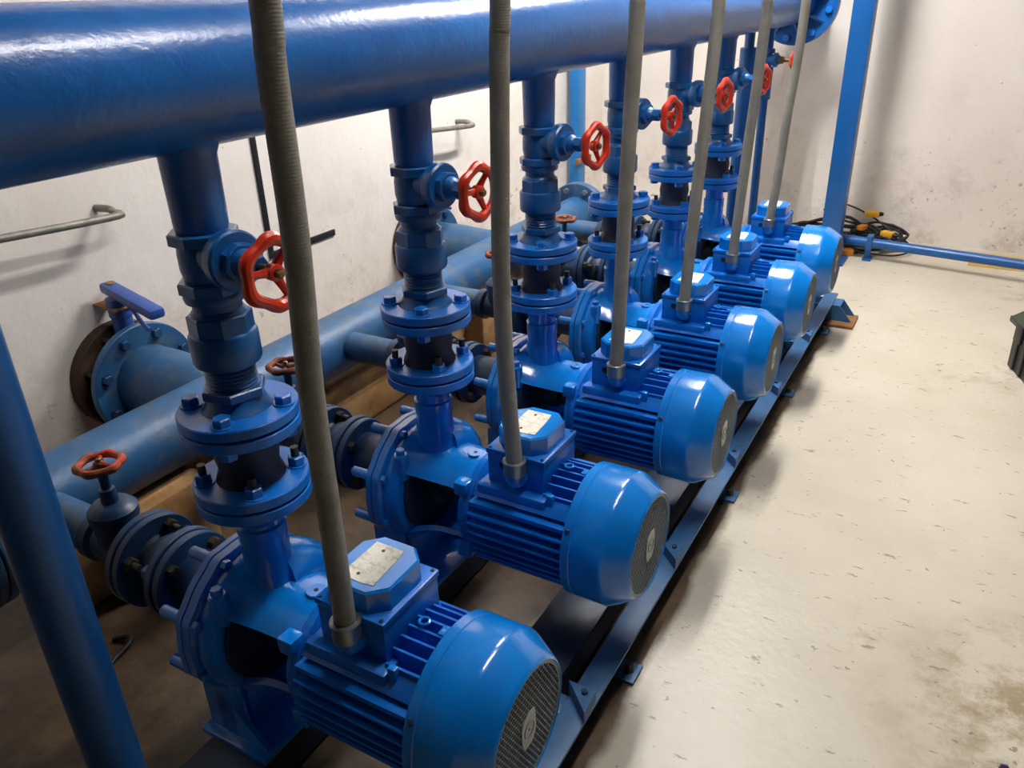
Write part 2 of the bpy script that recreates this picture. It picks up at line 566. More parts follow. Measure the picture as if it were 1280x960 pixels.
# concrete plinth carrying the suction header
pl = thing('concrete_plinth', (XS, 0, 0), 'tan stained concrete plinth below the suction header', 'plinth')
MB().box(-.2, .03, .03, 2.84, 0, HZ - .125, .012).build('kerb', 'plinth', pl)
for y in (.28, 1.95, 2.62):
    m = MB()
    m.box(-.16, .12, y - .13, y + .13, 0, HZ - .098, .02)
    m.build('saddle_block', 'plinth', pl)

# ------------------------------------------------------------------ steel frame
bt = HZ - .25
fr = thing('pump_base_frame', (0, 0, 0), 'blue welded channel frame lying under the row of pumps', 'frame')
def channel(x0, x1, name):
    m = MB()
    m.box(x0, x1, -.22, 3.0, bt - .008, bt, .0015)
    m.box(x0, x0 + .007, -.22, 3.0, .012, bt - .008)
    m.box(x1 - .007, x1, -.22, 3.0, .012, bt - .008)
    return m.build(name, 'shadedframe', fr, 30)
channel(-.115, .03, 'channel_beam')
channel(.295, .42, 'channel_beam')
m = MB()
m.box(.458, .514, -.22, 3.02, bt - .007, bt, .0015)
m.box(.458, .465, -.22, 3.02, bt - .055, bt - .007)
m.build('angle_rail', 'frame', fr, 30)
for k in range(0, 6):
    y = .28 + .53 * k
    if k == 5:
        continue
    m = MB()
    m.box(-.11, .46, y - .025, y + .025, bt - .05, bt - .009, .001)
    m.build('cross_bar', 'frame', fr, 30)
    m = MB()
    m.prism([(.452, y + .03), (.512, y + .03), (.514, y - .03)], 'z', bt, bt + .03)
    br = m.build('angle_bracket', 'frame', fr, 0)
    MB().hexa('z', (.494, y + .015, 0), .007, bt + .03, bt + .038).build('bolt', 'darkblue', br, 0)
y = 2.9
cb = MB()
for yy in (y - .05, y + .044):
    cb.add([(-.11, yy, .014), (.605, yy, .014), (.55, yy, bt - .001), (-.11, yy, bt - .001), (-.11, yy + .006, .014), (.605, yy + .006, .014), (.55, yy + .006, bt - .001), (-.11, yy + .006, bt - .001)],
           [(0, 1, 2, 3), (4, 5, 6, 7), (0, 1, 5, 4), (1, 2, 6, 5), (2, 3, 7, 6), (3, 0, 4, 7)])
cb.box(.515, .55, y - .044, y + .044, bt - .008, bt - .002)
cb.build('end_channel', 'frame', fr, 0)
MB().box(.50, .62, y - .1, y + .06, 0, .014, .002).build('end_pad', 'clamp', fr)
for y in (.49, 1.28, 2.05, 2.72):
    m = MB()
    m.box(.465, .535, y - .03, y + .03, 0, .008, .001)
    m.box(.466, .472, y - .03, y + .03, .008, bt - .02)
    ft = m.build('floor_foot', 'frame', fr, 30)
    MB().hexa('z', (.512, y, 0), .011, .008, .03).build('anchor_bolt', 'darksteel', ft, 0)
for x in (-.05, .35):
    for y in (.27, 1.33, 2.39):
        MB().box(x - .04, x + .04, y - .05, y + .05, 0, .012).build('foot_pad', 'rubber', fr, 0)

# ------------------------------------------------------------------ pump
ORD = ['sixth', 'fifth', 'fourth', 'third', 'second', 'first']       # counted from the back wall
def A(x, y, z):
    return (x, y, z + HZ)
C0 = (0, 0, HZ)
p = thing('centrifugal_pump', (0, 0, 0), '', 'pump', 'blue pumps in a row')
# casing: rim flange pair, rounded shell
def lobed(th, a):
    return 1.0 + .035 * max(0.0, math.cos(8 * (th - math.radians(19)))) ** 2
MB().lathe([(-.105, 0.05), (-.105, .148), (-.101, .152), (-.088, .152), (-.0865, .148)], 'x', C0, 96, lobed).build('casing_cover', 'pump', p)
MB().lathe([(-.0855, .148), (-.084, .152), (-.066, .152), (-.063, .149), (-.06, .138), (-.06, .1)], 'x', C0, 96, lobed).build('casing_rim', 'pump', p)
MB().lathe([(-.064, .141), (-.05, .143), (-.036, .141), (-.026, .134), (-.022, .12), (-.02, .05)], 'x', C0, 64).build('casing', 'pump', p)
# volute lobe swelling up to the discharge nozzle on the far side
vp = []
vr = []
for i in range(22):
    t = i / 21
    th = math.radians(-60 + 150 * t)
    R = .095 + .012 * t
    vp.append(A(.004, R * math.cos(th), R * math.sin(th)))
    vr.append(.03 + .026 * math.sin(t * PI * .55))
MB().tube(vp, vr, 20).build('volute_lobe', 'pump', p, 60)
MB().lathe([(.09, .05), (.13, .046), (.155, .043), (.19, .041), (.195, .043), (.225, .043), (.228, .038), (.27, .037), (.278, .037)], 'z', C0, 32).build('discharge_nozzle', 'pump', p)
# front ribs of shell and pegs
peg = None
for i in range(8):
    th = math.radians(19 + 45 * i)
    c = (0, .146 * math.cos(th), .146 * math.sin(th) + HZ)
    MB().lathe([(-.147, 0), (-.147, .009), (-.144, .0115), (-.104, .012), (-.1, .012)], 'x', c, 16).build('cover_stud', 'pump', p)
    MB().hexa('x', c, .011, -.062, -.05, th).build('stud_nut', 'pump', p, 0)
# suction nozzle and its flange
ZN = HZ + .015
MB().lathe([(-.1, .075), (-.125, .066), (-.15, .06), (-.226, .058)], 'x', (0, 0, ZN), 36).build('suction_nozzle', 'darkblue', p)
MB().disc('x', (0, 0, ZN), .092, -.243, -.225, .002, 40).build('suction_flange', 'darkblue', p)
for i in range(4):
    th = math.radians(45 + 90 * i)
    MB().hexa('x', (0, .072 * math.cos(th), .072 * math.sin(th) + ZN), .013, -.225, -.209, .4).build('flange_nut', 'darksteel' if i % 2 else 'rust', p, 0)
# vent plug on the near shoulder
m = MB()
m.lathe([(.06, .017), (.118, .017), (.122, .014), (.122, 0)], 'z', (-.03, -.098, HZ), 20)
vpg = m.build('vent_boss', 'pump', p)
MB().hexa('z', (-.03, -.098, HZ), .011, .122, .134).build('vent_plug', 'flange', vpg, 0)
# lantern with open windows
def shell(prof_o, prof_i, a0, a1, seg):
    m = MB()
    m.lathe(prof_o, 'x', C0, seg, None, a0, a1)
    m.lathe(prof_i, 'x', C0, seg, None, a0, a1)
    for a in (a0, a1):
        vs, fs = [], []
        for (x, r) in prof_o + prof_i[::-1]:
            vs.append((x, r * math.cos(a), r * math.sin(a) + HZ))
        m.add(vs, [tuple(range(len(vs)))])
    return m
po = [(-.034, .139), (-.02, .134), (.0, .124), (.025, .115), (.05, .110), (.1, .107), (.136, .107)]
pi_ = [(-.034, .12), (-.02, .118), (.0, .11), (.025, .102), (.05, .098), (.1, .096), (.136, .096)]
shell(po, pi_, math.radians(36), math.radians(144), 36).build('lantern_arch', 'pump', p)
shell(po, pi_, math.radians(222), math.radians(318), 30).build('lantern_cradle', 'pump', p)
MB().ring('x', C0, .112, .03, .122, .14, .002, 48).build('motor_flange', 'pump', p)
MB().disc('x', C0, .117, -.02, -.012, .002, 40).build('cavity_shade_disc', 'rubber', p)  # dark disc added so the lantern cavity looks shaded
MB().lathe([(-.012, .05), (.015, .05), (.02, .034), (.06, .03), (.062, .02), (.13, .02)], 'x', C0, 24).build('shaft', 'darksteel', p)
m = MB()
m.lathe([(.104, .018), (.111, .018), (.112, .017), (.112, .0)], 'z', (.108, 0, HZ), 28)
bs = m.build('grease_boss', 'pump', p)
MB().disc('z', (.108, 0, HZ), .0045, .112, .1126, .0002, 12).build('grease_hole', 'black', bs)
for sy in (-1, 1):
    m = MB()
    m.box(.118, .15, sy * .095 - .016, sy * .095 + .016, HZ + .066, HZ + .098, .003)
    m.build('flange_lug', 'pump', p)
    m = MB()
    m.box(.118, .15, sy * .095 - .016, sy * .095 + .016, HZ - .098, HZ - .066, .003)
    m.build('flange_lug', 'pump', p)
# foot under the casing with gussets
m = MB()
m.box(-.14, .03, -.125, .125, bt, bt + .014, .002)
m.box(-.08, -.05, -.07, .07, bt + .014, HZ - .12, .002)
ft = m.build('pump_foot', 'pump', p)
for sy in (-1, 1):
    m = MB()
    yg = sy * .1
    pts = [(-.13, bt + .014), (.02, bt + .014), (-.115, HZ - .10), (-.13, HZ - .10)]
    n = len(pts)
    m.add([(x, yg + d, z) for d in (-.005, .005) for x, z in pts], [(0, 1, 2, 3), (4, 5, 6, 7)] + [(i, (i + 1) % 4, 4 + (i + 1) % 4, 4 + i) for i in range(4)])
    m.build('foot_gusset', 'pump', p, 0)
    m = MB()
    m.box(-.1, -.055, sy * .1 - .02 if sy > 0 else sy * .1 - .005, sy * .1 + .005 if sy > 0 else sy * .1 + .02, bt + .01, HZ - .08, .002)
    m.build('foot_web', 'pump', p)
# motor
MB().lathe([(.138, 0), (.138, .118), (.142, .121), (.156, .121), (.16, .112), (.165, .108), (.395, .108), (.395, 0)], 'x', C0, 64).build('motor_body', 'motor', p)
RF = .136
def fin_side(z, t, sgn, x0=.162, x1=.398):
    yo = math.sqrt(max(RF * RF - z * z, 0.001))
    yi = math.sqrt(max(.104 ** 2 - z * z, 0.0004))
    if yo - yi > .055:
        yi = yo - .055
    m = MB()
    y0, y1 = sorted((sgn * yi, sgn * yo))
    m.box(x0, x1, y0, y1, z - t / 2 + HZ, z + t / 2 + HZ)
    return m.build('cooling_fin', 'motor', p, 0)
def fin_vert(y, t, sgn, x0=.162, x1=.398):
    zo = math.sqrt(RF * RF - y * y)
    zi = math.sqrt(max(.104 ** 2 - y * y, 0.0004))
    if zo - zi > .055:
        zi = zo - .055
    m = MB()
    z0, z1 = sorted((sgn * zi, sgn * zo))
    m.box(x0, x1, y - t / 2, y + t / 2, z0 + HZ, z1 + HZ)
    return m.build('cooling_fin', 'motor', p, 0)
for sgn in (-1, 1):
    fin_side(.062, .010, sgn)
    for z in (.040, .019, -.002, -.023, -.044, -.065, -.085):
        fin_side(z, .005, sgn)
for y in (-.078, -.056, -.034, -.012, .012, .034, .056, .078):
    fin_vert(y, .0045, 1, .322, .398)
    fin_vert(y, .0045, -1)
# shoulder pads between the side and top fins
for sgn in (-1, 1):
    m = MB()
    m.lathe([(.162, .10), (.162, .128), (.165, .130), (.398, .130), (.398, .10)], 'x', C0, 6, None, math.radians(90 - sgn * 38), math.radians(90 - sgn * 54))
    m.build('frame_pad', 'motor', p)
# lifting eye, lug and bracket tabs between the top fins
m = MB()
pts = []
for i in range(16):
    a = 2 * PI * i / 16
    pts.append((.344 + .0085 * math.cos(a), .0 + .0085 * math.sin(a), HZ + .141))
m.tube(pts, .003, 8, True)
m.lathe([(.1, .004), (.138, .004)], 'z', (.336, 0, HZ), 10)
m.build('earth_terminal', 'pump', p)
MB().box(.375, .398, -.011, .011, HZ + .105, HZ + .139, .003).build('cover_lug', 'pump', p)
MB().box(.335, .35, -.092, -.08, HZ + .09, HZ + .118, .002).build('frame_tab', 'pump', p)
# fan cover
MB().lathe([(.392, .141), (.392, .1455), (.394, .147), (.411, .147), (.4125, .1455), (.414, .1455), (.4155, .147), (.474, .147), (.48, .1462), (.486, .144),
            (.528, .119), (.533, .1155), (.5345, .112), (.5325, .111), (.526, .115), (.484, .14), (.47, .143), (.392, .141)], 'x', C0, 72).build('fan_cover', 'pump', p)
for th in (150, 30, 250, 290):
    t = math.radians(th)
    m = MB()
    m.T = Matrix.Translation((.402, .146 * math.cos(t), .146 * math.sin(t) + HZ)) @ Matrix.Rotation(t - PI / 2, 4, 'X')
    m.lathe([(0, .006), (.003, .006), (.0045, .004), (.0045, 0)], 'z', (0, 0, 0), 12)
    m.build('cover_screw', 'darkblue', p)
# perforated grille
g = MB()
pitch = .0098
ro, ri = pitch / math.sqrt(3), pitch / math.sqrt(3) * .83
nr = int(.12 / pitch) + 2
xg = .5315
for a in range(-nr, nr + 1):
    for b in range(-nr * 2, nr * 2 + 1):
        cy = pitch * (b + .5 * (a % 2))
        cz = pitch * math.sqrt(3) / 2 * a
        d = math.hypot(cy, cz)
        if d > .1085 or (abs(cz) < .032 and abs(cy) < .019):
            if d <= .1085:
                vs = [(xg, cy + ro * math.cos(PI / 6 + PI / 3 * i), cz + ro * math.sin(PI / 6 + PI / 3 * i) + HZ) for i in range(6)]
                g.add(vs, [(0, 1, 2, 3, 4, 5)])
            continue
        vs, fs = [], []
        for rr, x in ((ro, xg), (ri, xg), (ri, xg - .0015)):
            for i in range(6):
                th = PI / 6 + PI / 3 * i
                vs.append((x, cy + rr * math.cos(th), cz + rr * math.sin(th) + HZ))
        for k in (0, 6):
            for i in range(6):
                j = (i + 1) % 6
                fs.append((k + i, k + j, k + 6 + j, k + 6 + i))
        g.add(vs, fs)
g.lathe([(xg - .0015, .105), (xg + .0006, .105), (xg + .0006, .1125), (xg - .0015, .1125)], 'x', C0, 64)
g.build('fan_grille', 'grille', p, 0)
m = MB()
hp = [(-.0, .034), (.016, .03), (.019, .012), (.019, -.018), (.008, -.034), (-.012, -.033), (-.019, -.014), (-.019, .014), (-.014, .026)]
m.prism([(a * 1.18, b * 1.05 + HZ) for a, b in hp], 'x', xg + .0004, xg + .0016)
hpt = m.build('hub_plate', 'hubplate', p, 0)
MB().disc('x', (0, 0, HZ), .0022, xg + .0016, xg + .0022, .0002, 10).build('hub_hole', 'black', hpt)
MB().lathe([(xg + .0015, .0145), (xg + .003, .0152), (xg + .0015, .016)], 'x', C0, 24).build('hub_ring', 'grille', hpt)
MB().lathe([(.42, 0), (.42, .1), (.5, .1), (.5, .03), (.49, 0)], 'x', C0, 32).build('fan_wheel', 'black', p)
# terminal box
tb = MB()
tb.box(.186, .322, -.074, .074, HZ + .10, HZ + .172, .004)
tb.box(.184, .324, -.076, .076, HZ + .172, HZ + .184, .002)
tbo = tb.build('terminal_box', 'motor', p)
def octo(x0, x1, y0, y1, c):
    return [(x0 + c, y0), (x1 - c, y0), (x1, y0 + c), (x1, y1 - c), (x1 - c, y1), (x0 + c, y1), (x0, y1 - c), (x0, y0 + c)]
m = MB()
o1 = octo(.197, .314, -.066, .066, .026)
o2 = octo(.200, .311, -.063, .063, .026)
vs = [(x, y, HZ + .184) for x, y in o1] + [(x, y, HZ + .221) for x, y in o1] + [(x, y, HZ + .225) for x, y in o2]
fs = [tuple(range(8)), tuple(range(16, 24))]
for k in (0, 8):
    for i in range(8):
        fs.append((k + i, k + (i + 1) % 8, k + 8 + (i + 1) % 8, k + 8 + i))
m.add(vs, fs)
lid = m.build('box_lid', 'pump', p, 0)
MB().prism([(.2225, -.046), (.2635, -.05), (.287, -.046), (.282, .03), (.278, .046), (.2225, .046)], 'z', HZ + .225, HZ + .2262).build('nameplate', 'nameplate', lid, 0)
for yy in (-.034, .03):
    MB().disc('z', (.248, yy, HZ), .003, .2262, .2278, .0004, 10).build('rivet', 'darksteel', lid)
for (sx, sy) in ((.192, -.069), (.316, -.069), (.192, .069), (.316, .069)):
    MB().disc('z', (sx, sy, HZ), .0034, .184, .1864, .0004, 10).build('box_screw', 'black', tbo)
MB().disc('y', (.225, 0, HZ + .15), .009, -.0745, -.0755, .0003, 14).build('spare_entry', 'black', tbo)
# conduit gland: elbow from the box side, ring pointing up
m = MB()
m.tube(smooth_path([(.264, -.07, HZ + .135), (.264, -.085, HZ + .136), (.264, -.0925, HZ + .142), (.264, -.093, HZ + .155), (.264, -.093, HZ + .168)], 5), .021, 20)
gl = m.build('gland_elbow', 'pump', p)
m = MB()
m.lathe([(.152, .0235), (.178, .0235), (.18, .025), (.184, .025), (.186, .023), (.186, .018)], 'z', (.264, -.093, HZ), 24)
m.build('gland_ring', 'steel', gl)
m = MB()
m.box(.17, .335, -.1, -.05, HZ + .075, HZ + .105, .006)
m.build('box_pedestal', 'motor', p)

pumps = [p]
for k in range(1, 6):
    c = copy_tree(p)
    c.location = (0, .53 * k, 0)
    pumps.append(c)
for k, s in enumerate(['blue electric motor pump, sixth and last from the back wall, beside round post', 'blue electric motor pump, fifth from the back wall', 'blue electric motor pump, fourth from the back wall', 'blue electric motor pump, third from the back wall', 'blue electric motor pump, second from the back wall', 'blue electric motor pump standing nearest the back wall and coiled cables']):
    pumps[k]['label'] = s

# ------------------------------------------------------------------ discharge side fittings
def studs(parent, axis, c, rb, n, off, spans, rs=.007):
    for i in range(n):
        th = off + 2 * PI * i / n
        d = axmap(axis, 0, rb * math.cos(th), rb * math.sin(th))
        cc = (c[0] + d[0], c[1] + d[1], c[2] + d[2])
        for (a0, a1, kind, mt) in spans:
            if kind == 'hex':
                MB().hexa(axis, cc, rs * 2.1, a0, a1, .3 + i).build('hex_head', mt, parent, 0)
            elif kind == 'washer':
                MB().disc(axis, cc, rs * 2.6, a0, a1, .0006, 18).build('washer', mt, parent)
            else:
                MB().lathe([(a0, 0), (a0, rs), (a1, rs), (a1, 0)], axis, cc, 12).build('stud', mt, parent)
OFF = math.radians(-150)
ex = thing('flanged_joint', (0, 0, 0), '', 'pipe joint', 'flanged joints on the risers')
for (a, b) in ((.279, .299), (.303, .323), (.414, .433), (.437, .456)):
    MB().disc('z', C0, .097, a, b, .002, 48).build('flange_disc', 'flange', ex)
for (a, b) in ((.299, .303), (.433, .437)):
    MB().disc('z', C0, .088, a, b, .0005, 40).build('gasket', 'black', ex)
MB().lathe([(.323, .058), (.33, .056), (.345, .05), (.37, .054), (.395, .05), (.408, .056), (.414, .058)], 'z', C0, 36).build('rubber_bellows', 'rubber', ex)
studs(ex, 'z', C0, .076, 4, OFF, [(.456, .4585, 'washer', 'flange'), (.4585, .472, 'hex', 'flange'), (.398, .414, 'hex', 'flange')])
studs(ex, 'z', C0, .076, 4, OFF + .35, [(.323, .325, 'washer', 'flange'), (.325, .341, 'hex', 'flange'), (.341, .358, 'stud', 'darksteel'), (.268, .279, 'hex', 'flange')])

rp = thing('riser_pipe', (0, 0, 0), '', 'pipe', 'threaded risers above the pumps')
MB().lathe([(.456, .058), (.459, .056), (.464, .05), (.474, .046), (.48, .044), (.495, .043)], 'z', C0, 36).build('flange_hub', 'riser', rp)
MB().hexa('z', C0, .053, .480, .494, .2, .002).build('lock_nut', 'riser', rp, 0)
thr = [(.494, .042)]
zz = .496
while zz < .53:
    thr += [(zz, .0385), (zz + .003, .041), (zz + .006, .0385)]
    zz += .0065
thr.append((.534, .042))
MB().lathe(thr, 'z', C0, 32).build('threaded_nipple', 'riser', rp)
MB().lathe([(.534, .044), (.536, .051), (.541, .0535), (.583, .0535), (.587, .051), (.589, .046)], 'z', C0, 40).build('check_valve_body', 'riser', rp)
MB().hexa('z', C0, .0495, .588, .618, .1, .002, 8).build('union_hex', 'riser', rp, 0)
MB().lathe([(.618, .043), (.622, .041), (.626, .0375), (.638, .0375), (.64, .046), (.648, .048), (.654, .046), (.655, .04)], 'z', C0, 32).build('union_ring', 'riser', rp)

def wheel(parent, mat, c, axis_mat, R, name='handwheel'):
    m = MB()
    m.T = axis_mat
    pts, rr = [], []
    n = 60
    for i in range(n):
        a = 2 * PI * i / n
        rw = R * (1 + .045 * math.cos(6 * a)) * .88
        pts.append((rw * math.cos(a), rw * math.sin(a), 0))
        rr.append(R * .185 * (1 + .1 * math.cos(6 * a)))
    m.tube(pts, rr, 10, True)
    o = m.build(name, mat, parent)
    for i in range(3):
        a = 2 * PI * i / 3 + .4
        s = MB(); s.T = axis_mat
        s.tube([(R * .12 * math.cos(a), R * .12 * math.sin(a), -R * .1), (R * .5 * math.cos(a), R * .5 * math.sin(a), -R * .06), (R * .86 * math.cos(a), R * .86 * math.sin(a), 0)], [R * .15, R * .11, R * .1], 8)
        s.build('spoke', mat, o)
    h = MB(); h.T = axis_mat
    h.lathe([(-.2 * R, 0), (-.2 * R, R * .24), (.08 * R, R * .24), (.12 * R, R * .18), (.12 * R, 0)], 'z', (0, 0, 0), 18)
    h.build('hub', mat, o)
    h = MB(); h.T = axis_mat
    h.hexa('z', (0, 0, 0), R * .13, .12 * R, .28 * R)
    h.build('wheel_nut', 'brass', o, 0)
    return o

gv = thing('gate_valve', (0, 0, 0), '', 'valve', 'gate valves with red handwheels on the risers')
MB().hexa('z', C0, .052, .655, .672, .3, .002, 8).build('lower_hex_end', 'riser', gv, 0)
MB().lathe([(.672, .04), (.68, .041), (.69, .043), (.715, .043), (.728, .041), (.732, .04)], 'z', C0, 36).build('valve_body', 'riser', gv)
MB().hexa('z', C0, .052, .730, .747, .3, .002, 8).build('upper_hex_end', 'riser', gv, 0)
BT = Matrix.Translation(A(0, 0, .712)) @ Matrix.Rotation(math.radians(-10), 4, 'Z')
m = MB(); m.T = BT
m.lathe([(.0, .034), (.055, .033), (.058, .043), (.062, .045), (.078, .045), (.082, .042), (.082, 0)], 'x', (0, 0, 0), 32)
m.build('bonnet', 'riser', gv)
m = MB(); m.T = BT
m.hexa('x', (0, 0, 0), .03, .082, .098, .2, .002, 8)
m.lathe([(.098, .022), (.106, .02), (.112, .016), (.118, .016)], 'x', (0, 0, 0), 20)
m.hexa('x', (0, 0, 0), .018, .118, .136, 0)
m.build('gland_nut', 'riser', gv, 30)
m = MB(); m.T = BT
m.lathe([(.13, .007), (.18, .007), (.18, 0)], 'x', (0, 0, 0), 12)
m.build('stem', 'darksteel', gv)
wheel(gv, 'red', None, BT @ Matrix.Translation((.172, 0, 0)) @ Matrix.Rotation(PI / 2, 4, 'Y'), .052)

# ------------------------------------------------------------------ suction side fittings
CN = (0, 0, ZN)
sj = thing('suction_joint', (0, 0, 0), '', 'pipe joint', 'flanged rubber joints on the suction lines')
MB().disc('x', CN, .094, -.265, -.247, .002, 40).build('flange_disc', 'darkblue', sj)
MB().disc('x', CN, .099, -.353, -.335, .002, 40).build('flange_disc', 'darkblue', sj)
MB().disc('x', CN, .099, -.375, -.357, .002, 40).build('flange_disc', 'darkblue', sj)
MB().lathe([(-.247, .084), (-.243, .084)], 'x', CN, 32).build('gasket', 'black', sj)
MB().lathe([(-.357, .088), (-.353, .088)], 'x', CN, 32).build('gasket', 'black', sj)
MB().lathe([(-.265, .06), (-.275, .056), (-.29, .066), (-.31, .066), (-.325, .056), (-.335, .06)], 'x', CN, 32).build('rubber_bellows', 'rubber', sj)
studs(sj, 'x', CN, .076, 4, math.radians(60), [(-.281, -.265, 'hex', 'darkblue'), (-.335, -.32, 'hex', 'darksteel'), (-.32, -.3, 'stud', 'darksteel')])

sv = thing('suction_valve', (0, 0, 0), '', 'valve', 'low gate valves beside the suction header')
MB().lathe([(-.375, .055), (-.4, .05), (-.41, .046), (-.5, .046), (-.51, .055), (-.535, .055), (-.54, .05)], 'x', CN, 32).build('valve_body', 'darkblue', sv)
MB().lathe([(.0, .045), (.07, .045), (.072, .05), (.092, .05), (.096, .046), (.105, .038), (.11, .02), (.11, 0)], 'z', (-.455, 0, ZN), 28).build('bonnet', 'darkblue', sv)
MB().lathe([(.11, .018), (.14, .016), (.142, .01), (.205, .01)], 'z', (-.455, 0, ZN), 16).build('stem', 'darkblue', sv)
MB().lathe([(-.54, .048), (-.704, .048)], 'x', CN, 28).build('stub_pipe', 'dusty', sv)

def numbered(src, labels, extra_fn=None):
    L = [src]
    for k in range(1, 6):
        c = copy_tree(src)
        c.location = (src.location.x, .53 * k, src.location.z)
        L.append(c)
    for k, q in enumerate(L):
        q['label'] = labels(k)
    return L
exs = numbered(ex, lambda k: 'blue double flanged joint with hex bolts on the %s riser from the back wall' % ORD[k])
rps = numbered(rp, lambda k: 'blue threaded riser fitting with round coupling, %s from the back wall' % ORD[k])
gvs = numbered(gv, lambda k: 'gate valve with red lobed handwheel, %s riser from the back wall' % ORD[k])
sjs = numbered(sj, lambda k: 'dark blue flanged rubber joint before the %s pump from the back wall' % ORD[k])
svs = numbered(sv, lambda k: 'dark blue suction gate valve of the %s pump from the back wall' % ORD[k])
for k, q in enumerate(svs):
    wheel(q, 'halfred' if k == 0 else 'rustred', None, Matrix.Translation((-.455, 0, HZ + .214)) @ Matrix.Rotation(.7 * k, 4, 'Z'), .046)

# ------------------------------------------------------------------ conduits
CP = [[(.264, .182), (.266, .38), (.268, .58), (.281, .78), (.284, .98), (.289, 1.05), (.30, 1.4), (.30, 2.0), (.30, 2.5)],
      [(.264, .182), (.252, .378), (.249, .577), (.255, .78), (.262, .98), (.266, 1.04), (.28, 1.5), (.29, 2.0), (.29, 2.5)],
      [(.264, .182), (.270, .39), (.275, .624), (.282, .836), (.288, 1.026), (.295, 1.5), (.30, 2.5)],
      [(.264, .182), (.267, .247), (.278, .492), (.292, .757), (.303, 1.015), (.31, 1.5), (.31, 2.5)],
      [(.264, .182), (.267, .262), (.280, .556), (.290, .744), (.299, 1.004), (.31, 1.5), (.31, 2.5)],
      [(.264, .182), (.276, .327), (.287, .582), (.300, .781), (.307, .992), (.31, 1.5), (.31, 2.5)]]
RCd = .0172
for k, pts in enumerate(CP):
    path = smooth_path([(x, .53 * k - .093, z + HZ) for x, z in pts[:-1]] + [(pts[-1][0], .53 * k - .093, ZC - .002)], 8)
    o = MB().tube(path, RCd, 16).build('flexible_conduit', 'conduit', None, 60)
    tag(o, 'grey ribbed cable conduit rising from the %s motor from the back wall' % ORD[k], 'conduit', 'grey conduits feeding the motors')

# ------------------------------------------------------------------ posts and small pipes
def pipe_stand(y, x, label):
    t = thing('pipe_stand', (x, y, 0), label, 'post', 'round stands under the discharge header')
    MB().lathe([(.01, .038), (1.13, .038), (1.135, .034), (1.135, .02)], 'z', (0, 0, 0), 32).build('tube', 'post', t)
    MB().lathe([(1.13, .022), (ZD - .0965, .022)], 'z', (0, 0, 0), 20).build('jack_rod', 'riser', t)
    MB().box(-.08, .08, -.08, .08, 0, .012, .002).build('base_plate', 'post', t)
pipe_stand(-.35, -.012, 'round blue support post standing beside the dark floor corner')
pipe_stand(3.08, -.02, 'round blue support post behind the pump nearest the back wall')

dp = thing('drain_pipe', (0, 3.36, 0), 'slim blue drain pipe with small red wheeled brass valve', 'pipe')
MB().lathe([(.0, .02), (ZD - .097, .02)], 'z', (0, 0, 0), 20).build('pipe', 'post', dp)
MB().lathe([(.55, .027), (.553, .029), (.68, .029), (.683, .027)], 'z', (0, 0, HZ), 20).build('sleeve', 'post', dp)
m = MB(); m.T = Matrix.Translation((0, 0, HZ + .727)) @ Matrix.Rotation(math.radians(-6), 4, 'Z')
m.lathe([(0, .024), (.03, .024), (.033, .032), (.045, .032), (.048, .02), (.058, .02)], 'x', (0, 0, 0), 20)
m.hexa('z', (0, 0, 0), .031, -.05, -.03, 0)
m.hexa('z', (0, 0, 0), .031, .03, .05, 0)
m.build('valve', 'riser', dp, 30)
m = MB(); m.T = Matrix.Translation((0, 0, HZ + .727)) @ Matrix.Rotation(math.radians(-6), 4, 'Z')
m.hexa('x', (0, 0, 0), .018, .056, .075, 0)
m.lathe([(.075, .01), (.09, .008), (.12, .006)], 'x', (0, 0, 0), 12)
m.build('valve_stem', 'brass', dp, 30)
wheel(dp, 'red', None, Matrix.Translation((0, 0, HZ + .727)) @ Matrix.Rotation(math.radians(-6), 4, 'Z') @ Matrix.Translation((.118, 0, 0)) @ Matrix.Rotation(PI / 2, 4, 'Y'), .034)

sp = thing('square_post', (.335, 3.8, 0), 'square blue steel column near the end wall', 'post')
MB().box(-.05, .05, -.05, .05, .012, ZC, .004).build('column', 'post', sp)
MB().box(-.09, .09, -.09, .09, 0, .012, .002).build('base_plate', 'post', sp)

wp = thing('wall_post', (-1.215, 3.83, 0), 'light blue upright pipe support on the side wall near the corner', 'post')
MB().box(-.03, .03, -.05, .05, 0, ZC, .003).build('upright', 'wallpost', wp)
m = MB()
m.box(.03, .05, -.1, .1, HZ + .09, HZ + .125, .005)
m.build('clamp_band', 'clamp', wp)

fp = thing('floor_pipe', (0, 0, 0), 'slim blue pipe running low along the end wall', 'pipe')
MB().tube([(.36, 3.925, .095), (.8, 3.855, .096), (1.25, 3.785, .097), (2.7, 3.56, .098)], .026, 20).build('pipe', 'post', fp)
m = MB()
m.box(.50, .545, 3.865, 3.94, .0, .012)
m.box(.508, .537, 3.89, 3.90, .012, .075)
m.box(.508, .537, 3.862, 3.935, .118, .136, .003)
m.box(.508, .537, 3.862, 3.870, .06, .12)
m.build('pipe_clamp', 'riser', fp, 30)

